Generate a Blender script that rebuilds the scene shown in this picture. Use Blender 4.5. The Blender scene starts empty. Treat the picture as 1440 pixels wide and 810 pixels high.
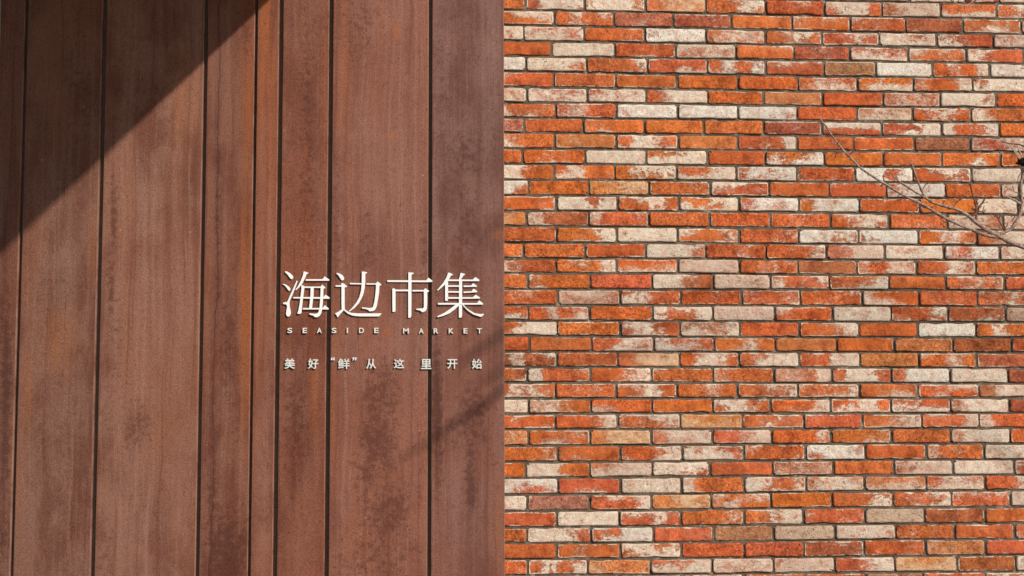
import bpy, bmesh, math, random
import numpy as np
from mathutils import Vector, Matrix, noise
C = bpy.context.scene.collection
SC = bpy.context.scene
rad = math.radians

# ------------------------------------------------------------------ camera
WORLD_Z = 1.62          # eye height
DIST = 5.882            # metres from the brick face to the camera
FPX, YAW, PITCH, ROLL = 2000.6, 0.06610, 0.08518, -0.00221
cy_, sy_, cp_, sp_ = math.cos(YAW), math.sin(YAW), math.cos(PITCH), math.sin(PITCH)
FWD = Vector((sy_*cp_, cy_*cp_, sp_))
RIGHT0 = Vector((cy_, -sy_, 0))
UP0 = RIGHT0.cross(FWD)
RIGHT = RIGHT0*math.cos(ROLL) + UP0*math.sin(ROLL)
UP = UP0*math.cos(ROLL) - RIGHT0*math.sin(ROLL)
cd = bpy.data.cameras.new('camera')
cam = bpy.data.objects.new('camera', cd)
C.objects.link(cam)
M = Matrix((( RIGHT.x, UP.x, -FWD.x, 0), (RIGHT.y, UP.y, -FWD.y, -DIST), (RIGHT.z, UP.z, -FWD.z, WORLD_Z), (0, 0, 0, 1)))
cam.matrix_world = M
cd.sensor_width = 36
cd.lens = FPX/1440*36
cd.clip_end = 2000
cd.clip_start = 0.05
SC.camera = cam

# ------------------------------------------------------------------ light
SUNV = Vector((1.0, -1.30, 1.005)).normalized()
SUN_EL = math.asin(SUNV.z)
w = bpy.data.worlds.new('World')
SC.world = w
w.use_nodes = True
nt = w.node_tree
for n in list(nt.nodes):
    nt.nodes.remove(n)
sky = nt.nodes.new('ShaderNodeTexSky')
sky.sky_type = 'NISHITA'
sky.sun_disc = False
sky.sun_elevation = SUN_EL
sky.sun_rotation = math.atan2(SUNV.x, SUNV.y)
bg = nt.nodes.new('ShaderNodeBackground')
bg.inputs[1].default_value = 0.086
wo = nt.nodes.new('ShaderNodeOutputWorld')
nt.links.new(sky.outputs[0], bg.inputs[0])
nt.links.new(bg.outputs[0], wo.inputs[0])
sd = bpy.data.lights.new('sun', 'SUN')
sd.energy = 4.6
sd.angle = rad(0.8)
sd.color = (1.0, 0.93, 0.83)
sun = bpy.data.objects.new('sun', sd)
C.objects.link(sun)
sun.rotation_mode = 'QUATERNION'
sun.rotation_quaternion = SUNV.to_track_quat('Z', 'Y')
SC.view_settings.view_transform = 'Standard'
SC.view_settings.look = 'None'
SC.view_settings.gamma = 1
SC.view_settings.exposure = 0.0

# ------------------------------------------------------------------ helpers
def P(px, py, depth=0.0):
    """photo pixel -> (x, z) on the vertical plane `depth` metres in front of the brick face"""
    v = FWD*FPX + RIGHT*(px-720) + UP*(405-py)
    t = (DIST-depth)/v.y
    return v.x*t, WORLD_Z + v.z*t

def tag(o, label=None, cat=None, group=None, kind=None):
    if label: o['label'] = label
    if cat: o['category'] = cat
    if group: o['group'] = group
    if kind: o['kind'] = kind
    return o

def empty(name, loc=(0, 0, 0)):
    o = bpy.data.objects.new(name, None)
    o.empty_display_size = 0.1
    o.location = loc
    C.objects.link(o)
    return o

def link(name, me, mat, parent=None, loc=(0, 0, 0)):
    o = bpy.data.objects.new(name, me)
    if mat and not me.materials:
        me.materials.append(mat)
    C.objects.link(o)
    if parent:
        o.parent = parent
    o.location = loc
    return o

class NB:
    """small node helper"""
    def __init__(self, name):
        self.m = bpy.data.materials.new(name)
        self.m.use_nodes = True
        self.t = self.m.node_tree
        for n in list(self.t.nodes):
            self.t.nodes.remove(n)
        self.out = self.n('ShaderNodeOutputMaterial')
        self.b = self.n('ShaderNodeBsdfPrincipled')
        self.l(self.b.outputs[0], self.out.inputs[0])
        self.b.inputs['Specular IOR Level'].default_value = 0.3
    def n(self, t, **k):
        x = self.t.nodes.new(t)
        for a, b in k.items():
            setattr(x, a, b)
        return x
    def l(self, a, b):
        self.t.links.new(a, b)
    def setv(self, sock, v):
        if hasattr(v, 'is_output') or isinstance(v, bpy.types.NodeSocket):
            self.l(v, sock)
        else:
            sock.default_value = v
    def attr(self, name, out='Fac'):
        a = self.n('ShaderNodeAttribute', attribute_name=name)
        return a.outputs[out]
    def math(self, op, a, b=0.0, c=0.0, clamp=False):
        x = self.n('ShaderNodeMath', operation=op, use_clamp=clamp)
        self.setv(x.inputs[0], a); self.setv(x.inputs[1], b); self.setv(x.inputs[2], c)
        return x.outputs[0]
    def vadd(self, a, b):
        x = self.n('ShaderNodeVectorMath', operation='ADD')
        self.setv(x.inputs[0], a); self.setv(x.inputs[1], b)
        return x.outputs[0]
    def vmul(self, a, b):
        x = self.n('ShaderNodeVectorMath', operation='MULTIPLY')
        self.setv(x.inputs[0], a); self.setv(x.inputs[1], b)
        return x.outputs[0]
    def noise(self, vec, scale, detail=4, rough=0.6, dist=0.0):
        x = self.n('ShaderNodeTexNoise')
        self.l(vec, x.inputs['Vector'])
        x.inputs['Scale'].default_value = scale
        x.inputs['Detail'].default_value = detail
        x.inputs['Roughness'].default_value = rough
        x.inputs['Distortion'].default_value = dist
        return x.outputs['Fac']
    def voro(self, vec, scale, feature='F1', rnd=1.0):
        x = self.n('ShaderNodeTexVoronoi', feature=feature)
        self.l(vec, x.inputs['Vector'])
        x.inputs['Scale'].default_value = scale
        x.inputs['Randomness'].default_value = rnd
        return x.outputs['Distance']
    def map(self, v, a, b, c=0.0, d=1.0, smooth=True):
        x = self.n('ShaderNodeMapRange')
        x.interpolation_type = 'SMOOTHSTEP' if smooth else 'LINEAR'
        self.setv(x.inputs[0], v)
        self.setv(x.inputs[1], a); self.setv(x.inputs[2], b); self.setv(x.inputs[3], c); self.setv(x.inputs[4], d)
        return x.outputs[0]
    def mix(self, f, a, b, mode='MIX'):
        x = self.n('ShaderNodeMix', data_type='RGBA', blend_type=mode)
        self.setv(x.inputs[0], f); self.setv(x.inputs[6], a); self.setv(x.inputs[7], b)
        return x.outputs[2]
    def scale(self, col, f):
        """multiply colour by a scalar socket"""
        x = self.n('ShaderNodeVectorMath', operation='SCALE')
        self.setv(x.inputs[0], col); self.setv(x.inputs[3], f)
        return x.outputs[0]
    def bump(self, h, strength, dist, nrm=None):
        x = self.n('ShaderNodeBump')
        x.inputs['Strength'].default_value = strength
        x.inputs['Distance'].default_value = dist
        self.l(h, x.inputs['Height'])
        if nrm is not None:
            self.l(nrm, x.inputs['Normal'])
        return x.outputs[0]
    def pos(self):
        return self.n('ShaderNodeNewGeometry').outputs['Position']

def c4(r, g, b): return (r, g, b, 1.0)

# ------------------------------------------------------------------ materials
def mat_brick():
    k = NB('weathered_brick')
    p = k.vadd(k.pos(), k.attr('seed', 'Vector'))
    tint = k.attr('tint', 'Color'); lime = k.attr('lime', 'Color')
    cov = k.attr('cov'); rim = k.attr('rim'); pit = k.attr('pit'); soft = k.attr('soft')
    # burnt clay: clouds, grain, scrape marks
    n1 = k.noise(p, 14, 5, 0.6)
    n2 = k.noise(p, 85, 6, 0.75)
    n3 = k.noise(p, 230, 4, 0.75)
    col = k.scale(tint, k.map(n1, 0.3, 0.72, 0.72, 1.2, False))
    warm = k.mix(k.map(k.noise(k.vadd(p, (3.1, 0, 7.7)), 20, 4, 0.6), 0.45, 0.7), col, k.mix(1.0, col, c4(0.66, 0.56, 0.56), 'MULTIPLY'))
    gs = k.math('ADD', 0.62, k.math('MULTIPLY', pit, 0.75))
    def grain(v, lo, hi):
        g = k.map(v, 0.34, 0.66, lo-1, hi-1, False)
        return k.math('ADD', 1.0, k.math('MULTIPLY', g, gs))
    col = k.scale(warm, grain(n2, 0.56, 1.40))
    col = k.scale(col, grain(n3, 0.68, 1.32))
    # lime wash and efflorescence
    q = k.vmul(p, (0.8, 1, 1.15))
    f1 = k.noise(q, 30, 9, 0.62, 0.6)
    f2 = k.noise(k.vadd(q, (5, 2, 9)), 85, 6, 0.72)
    f3 = k.noise(k.vadd(q, (1, 4, 2)), 330, 3, 0.7)
    field = k.math('ADD', k.math('MULTIPLY', k.math('SUBTRACT', f1, 0.5), 1.55), k.math('MULTIPLY', k.math('SUBTRACT', f2, 0.5), 1.35))
    field = k.math('ADD', field, k.math('MULTIPLY', k.math('SUBTRACT', f3, 0.5), k.math('ADD', k.math('MULTIPLY', soft, 0.9), 0.25)))
    rimv = k.math('MULTIPLY', k.math('MULTIPLY', rim, k.attr('rimamt')), k.map(k.noise(k.vadd(p, (9, 1, 3)), 26, 5, 0.65), 0.38, 0.58, 0.0, 1.0))
    lvl = k.math('ADD', k.math('ADD', k.math('SUBTRACT', k.math('MULTIPLY', cov, 1.04), 0.12), k.math('MULTIPLY', rimv, 0.95)), field)
    wid = k.math('ADD', k.math('MULTIPLY', soft, 0.34), 0.05)
    mask = k.map(lvl, k.math('SUBTRACT', 0.5, wid), k.math('ADD', 0.5, wid))
    mask = k.math('MULTIPLY', mask, k.map(n3, 0.30, 0.48, 0.70, 0.97, False))
    haze = k.math('MULTIPLY', k.map(lvl, 0.1, 0.62), 0.22)
    limec = k.scale(lime, k.map(n2, 0.34, 0.66, 0.84, 1.12, False))
    limec = k.scale(limec, k.map(f1, 0.3, 0.7, 0.86, 1.08, False))
    limec = k.scale(limec, k.map(n3, 0.34, 0.66, 0.84, 1.12, False))
    limec = k.mix(k.map(k.noise(k.vadd(p, (7, 7, 1)), 34, 6, 0.7), 0.42, 0.66, 0.0, 0.60), limec, k.mix(0.40, tint, limec))
    col = k.mix(k.math('MAXIMUM', mask, haze), col, limec)
    # pits and soot
    v1 = k.voro(k.vmul(k.vadd(p, k.scale(k.vadd(k.pos(), (0, 0, 0)), 0.0)), (1, 1, 1.5)), 78)
    pm = k.math('MULTIPLY', k.map(v1, 0.30, 0.12), k.map(k.noise(k.vadd(p, (2, 8, 5)), 40, 3, 0.6), 0.50, 0.62))
    pm = k.math('MULTIPLY', pm, pit)
    col = k.mix(k.math('MULTIPLY', pm, 0.75), col, c4(0.055, 0.025, 0.015))
    soot = k.math('MULTIPLY', k.map(k.noise(k.vadd(p, (4, 3, 8)), 26, 7, 0.75), 0.56, 0.74), k.math('MULTIPLY', pit, 0.5))
    col = k.mix(soot, col, k.mix(1.0, col, c4(0.35, 0.30, 0.33), 'MULTIPLY'))
    k.l(col, k.b.inputs['Base Color'])
    k.b.inputs['Roughness'].default_value = 0.92
    k.b.inputs['Specular IOR Level'].default_value = 0.12
    h = k.math('ADD', k.math('MULTIPLY', n2, 0.8), k.math('MULTIPLY', n3, 0.45))
    h = k.math('ADD', h, k.math('MULTIPLY', mask, 0.22))
    h = k.math('SUBTRACT', h, k.math('MULTIPLY', pm, 1.2))
    h = k.math('ADD', h, k.math('MULTIPLY', n1, 1.4))
    k.l(k.bump(h, 1.0, 0.008), k.b.inputs['Normal'])
    return k.m

def mat_mortar():
    k = NB('old_mortar')
    p = k.pos()
    a = k.noise(p, 9, 5, 0.6); b = k.noise(p, 150, 5, 0.7); c = k.noise(p, 600, 2, 0.6)
    col = k.mix(k.map(a, 0.35, 0.65), c4(0.120, 0.088, 0.062), c4(0.195, 0.148, 0.108))
    col = k.scale(col, k.map(b, 0.3, 0.7, 0.55, 1.35, False))
    col = k.mix(k.map(c, 0.60, 0.72, 0, 0.5), col, c4(0.42, 0.36, 0.28))
    lite = k.map(k.noise(k.vadd(p, (3, 3, 3)), 26, 6, 0.7), 0.55, 0.65, 0, 0.50)
    col = k.mix(lite, col, c4(0.50, 0.43, 0.34))
    k.l(col, k.b.inputs['Base Color'])
    k.b.inputs['Roughness'].default_value = 0.95
    k.b.inputs['Specular IOR Level'].default_value = 0.1
    k.l(k.bump(k.math('ADD', b, c), 1.0, 0.004), k.b.inputs['Normal'])
    return k.m

def mat_corten():
    k = NB('rusty_weathering_steel')
    p = k.vadd(k.pos(), k.attr('seed', 'Vector'))
    pt = k.attr('patina_shadow', 'Color')
    sep = k.n('ShaderNodeSeparateColor'); k.l(pt, sep.inputs[0])
    dk, og, pl = sep.outputs[0], sep.outputs[1], sep.outputs[2]
    wob = k.noise(k.vmul(p, (6, 1, 2)), 1.0, 3, 0.5)
    cx = k.n('ShaderNodeCombineXYZ'); k.l(k.math('MULTIPLY', wob, 0.05), cx.inputs[0])
    pw = k.vadd(p, cx.outputs[0])
    st1 = k.noise(k.vmul(pw, (46, 1, 0.9)), 1.0, 5, 0.62)
    st2 = k.noise(k.vmul(pw, (190, 1, 2.2)), 1.0, 4, 0.6)
    md = k.noise(k.vmul(p, (1, 1, 0.5)), 7.0, 8, 0.66)
    sm = k.noise(p, 42, 8, 0.72)
    fi = k.noise(p, 165, 4, 0.8)
    gr = k.noise(k.vadd(p, (3, 7, 1)), 240, 2, 0.7)
    bx = k.noise(k.vmul(p, (2.6, 1, 0.8)), 1.0, 4, 0.55)
    base = k.mix(k.map(md, 0.38, 0.60), c4(0.102, 0.038, 0.025), c4(0.160, 0.080, 0.061))
    base = k.mix(k.map(bx, 0.42, 0.62, 0, 0.6), base, c4(0.178, 0.070, 0.040))
    base = k.mix(k.map(st1, 0.52, 0.70, 0, 0.55), base, c4(0.195, 0.108, 0.086))
    base = k.mix(k.map(st1, 0.46, 0.34, 0, 0.55), base, c4(0.098, 0.031, 0.019))
    base = k.mix(k.map(st2, 0.56, 0.70, 0, 0.30), base, c4(0.235, 0.125, 0.092))
    base = k.mix(k.map(st2, 0.44, 0.32, 0, 0.20), base, c4(0.085, 0.031, 0.020))
    # pale bloom
    pm = k.math('MULTIPLY', pl, k.map(k.math('ADD', sm, k.math('MULTIPLY', st1, 0.6)), 0.55, 0.95))
    base = k.mix(k.math('MULTIPLY', pm, 0.85, clamp=True), base, c4(0.225, 0.138, 0.115))
    # orange runs
    om = k.math('MULTIPLY', k.math('MULTIPLY', og, 1.2), k.map(k.math('ADD', k.math('MULTIPLY', st1, 0.8), k.math('MULTIPLY', sm, 0.5)), 0.42, 0.80))
    base = k.mix(k.math('MULTIPLY', om, 1.25, clamp=True), base, c4(0.225, 0.080, 0.026))
    # dark granular rust, with a little painted branch shadow
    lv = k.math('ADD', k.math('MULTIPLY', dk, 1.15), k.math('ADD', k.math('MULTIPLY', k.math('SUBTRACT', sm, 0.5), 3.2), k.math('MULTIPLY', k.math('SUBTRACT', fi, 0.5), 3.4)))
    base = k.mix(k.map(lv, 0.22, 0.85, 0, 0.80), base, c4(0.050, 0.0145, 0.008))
    gl = k.map(k.math('ADD', k.math('MULTIPLY', sm, 0.35), k.math('MULTIPLY', fi, 0.85)), 0.635, 0.70, 0, 0.50)
    base = k.mix(gl, base, c4(0.075, 0.026, 0.017))
    base = k.scale(base, k.map(fi, 0.36, 0.64, 0.62, 1.20, False))
    base = k.scale(base, k.map(gr, 0.34, 0.66, 0.74, 1.26, False))
    base = k.scale(base, k.map(sm, 0.3, 0.7, 0.88, 1.12, False))
    base = k.mix(1.0, base, k.attr('ptint', 'Color'), 'MULTIPLY')
    # hairline crack-like water marks
    cr = k.math('ABSOLUTE', k.math('SUBTRACT', k.noise(k.vmul(pw, (9, 1, 0.7)), 1.0, 4, 0.55), 0.5))
    base = k.mix(k.math('MULTIPLY', k.map(cr, 0.004, 0.0), k.map(k.noise(p, 3, 2, 0.5), 0.5, 0.65, 0, 0.5)), base, c4(0.10, 0.03, 0.02))
    # one long meandering crack in the fourth sheet
    ps = k.n('ShaderNodeSeparateXYZ'); k.l(k.pos(), ps.inputs[0])
    cz = k.n('ShaderNodeCombineXYZ'); k.l(ps.outputs[2], cz.inputs[2])
    wv = k.math('ADD', k.math('MULTIPLY', k.math('SUBTRACT', k.noise(cz.outputs[0], 1.6, 6, 0.6), 0.5), 0.10), P(303, 405, 0.07)[0])
    cd_ = k.math('ABSOLUTE', k.math('SUBTRACT', ps.outputs[0], wv))
    base = k.mix(k.math('MULTIPLY', k.map(cd_, 0.0035, 0.0008), k.map(fi, 0.4, 0.55, 0.3, 0.8)), base, c4(0.05, 0.014, 0.009))
    base = k.mix(k.map(cd_, 0.020, 0.0, 0, 0.35), base, k.mix(1.0, base, c4(0.6, 0.5, 0.5), 'MULTIPLY'))
    # scabs
    sc = k.voro(p, 7.5)
    base = k.mix(k.map(sc, 0.030, 0.018, 0, 0.8), base, c4(0.48, 0.21, 0.09))
    sc2 = k.voro(k.vadd(p, (5, 5, 5)), 16)
    base = k.mix(k.map(sc2, 0.035, 0.02, 0, 0.6), base, c4(0.09, 0.035, 0.028))
    # paler folded edges
    eg = k.attr('edge')
    base = k.mix(k.math('MULTIPLY', eg, k.map(k.noise(k.vmul(p, (1, 1, 3)), 3, 5, 0.7), 0.35, 0.6, 0.1, 0.85)), base, c4(0.27, 0.14, 0.10))
    k.l(base, k.b.inputs['Base Color'])
    k.l(k.map(sm, 0.3, 0.7, 0.55, 0.72, False), k.b.inputs['Roughness'])
    k.b.inputs['Specular IOR Level'].default_value = 0.28
    h = k.math('ADD', k.math('MULTIPLY', sm, 0.5), k.math('MULTIPLY', fi, 0.5))
    k.l(k.bump(h, 0.7, 0.0030), k.b.inputs['Normal'])
    return k.m

def mat_plain(name, col, rough=0.7, nscale=30, amt=0.15, bump=0.0, spec=0.3, col2=None, stretch=(1, 1, 1)):
    k = NB(name)
    p = k.vmul(k.pos(), stretch)
    n = k.noise(p, nscale, 5, 0.65)
    if col2:
        c = k.mix(k.map(n, 0.35, 0.65), c4(*col), c4(*col2))
    else:
        c = k.scale(c4(*col)[:3] if False else c4(*col)[:3], k.map(n, 0.3, 0.7, 1-amt, 1+amt, False))
    k.l(c, k.b.inputs['Base Color'])
    k.b.inputs['Roughness'].default_value = rough
    k.b.inputs['Specular IOR Level'].default_value = spec
    if bump:
        k.l(k.bump(n, 0.8, bump), k.b.inputs['Normal'])
    return k.m

MB = mat_brick(); MM = mat_mortar(); MC = mat_corten()
MLET = mat_plain('white_painted_metal_letter', (0.75, 0.755, 0.745), 0.5, 60, 0.03)
MLET2 = mat_plain('dull_white_letter', (0.62, 0.61, 0.585), 0.55, 60, 0.05)
MDARK = mat_plain('dark_backing', (0.15, 0.11, 0.08), 0.9, 40, 0.2)
MBARK = mat_plain('pale_bark', (0.15, 0.088, 0.062), 0.85, 210, 0.3, 0.0015, 0.15, (0.43, 0.31, 0.245))
MTWIG = mat_plain('dark_twig_bark', (0.10, 0.035, 0.022), 0.85, 120, 0.3, 0.001, 0.15, (0.20, 0.085, 0.06))
MPOD = mat_plain('black_seed_husk', (0.028, 0.018, 0.013), 0.9, 150, 0.4, 0.002, 0.1)
MSTRAW = mat_plain('dry_stalk', (0.42, 0.34, 0.26), 0.8, 150, 0.3, 0.0)
MCONC = mat_plain('grey_concrete', (0.36, 0.37, 0.36), 0.85, 12, 0.12, 0.001)
MPAVE = mat_plain('paving_ground', (0.20, 0.185, 0.165), 0.9, 4, 0.2, 0.002)

def proj(x, y, z):
    v = Vector((x, y+DIST, z-WORLD_Z))
    d = v.dot(FWD)
    return 720 + FPX*v.dot(RIGHT)/d, 405 - FPX*v.dot(UP)/d

# ------------------------------------------------------------------ ground
XE, _ = P(709.3, 405, 0.07)           # right-hand edge of the steel cladding
XR = P(1440, 405)[0] + 2.2            # where the brick wall is left off, outside the picture
def box_bm(bm, x0, x1, y0, y1, z0, z1):
    vs = [bm.verts.new(p) for p in ((x0,y0,z0),(x1,y0,z0),(x1,y1,z0),(x0,y1,z0),(x0,y0,z1),(x1,y0,z1),(x1,y1,z1),(x0,y1,z1))]
    for f in ((0,1,2,3),(4,7,6,5),(0,4,5,1),(1,5,6,2),(2,6,7,3),(3,7,4,0)):
        bm.faces.new([vs[i] for i in f])
def bm_mesh(name, bm, smooth=False):
    bmesh.ops.recalc_face_normals(bm, faces=bm.faces[:])
    me = bpy.data.meshes.new(name)
    bm.to_mesh(me); bm.free()
    if smooth:
        me.polygons.foreach_set('use_smooth', [True]*len(me.polygons))
    return me
def box_obj(name, mat, parent, *b, bevel=0.0):
    bm = bmesh.new(); box_bm(bm, *b)
    if bevel:
        bmesh.ops.bevel(bm, geom=bm.edges[:], offset=bevel, segments=2, affect='EDGES', profile=0.5)
    return link(name, bm_mesh(name, bm), mat, parent)

bm = bmesh.new()
for i in range(0, 1):
    vs = [bm.verts.new(p) for p in ((-300, -300, 0), (300, -300, 0), (300, 60, 0), (-300, 60, 0))]
    bm.faces.new(vs)
tag(link('ground', bm_mesh('ground', bm), MPAVE), kind='structure')

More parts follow.
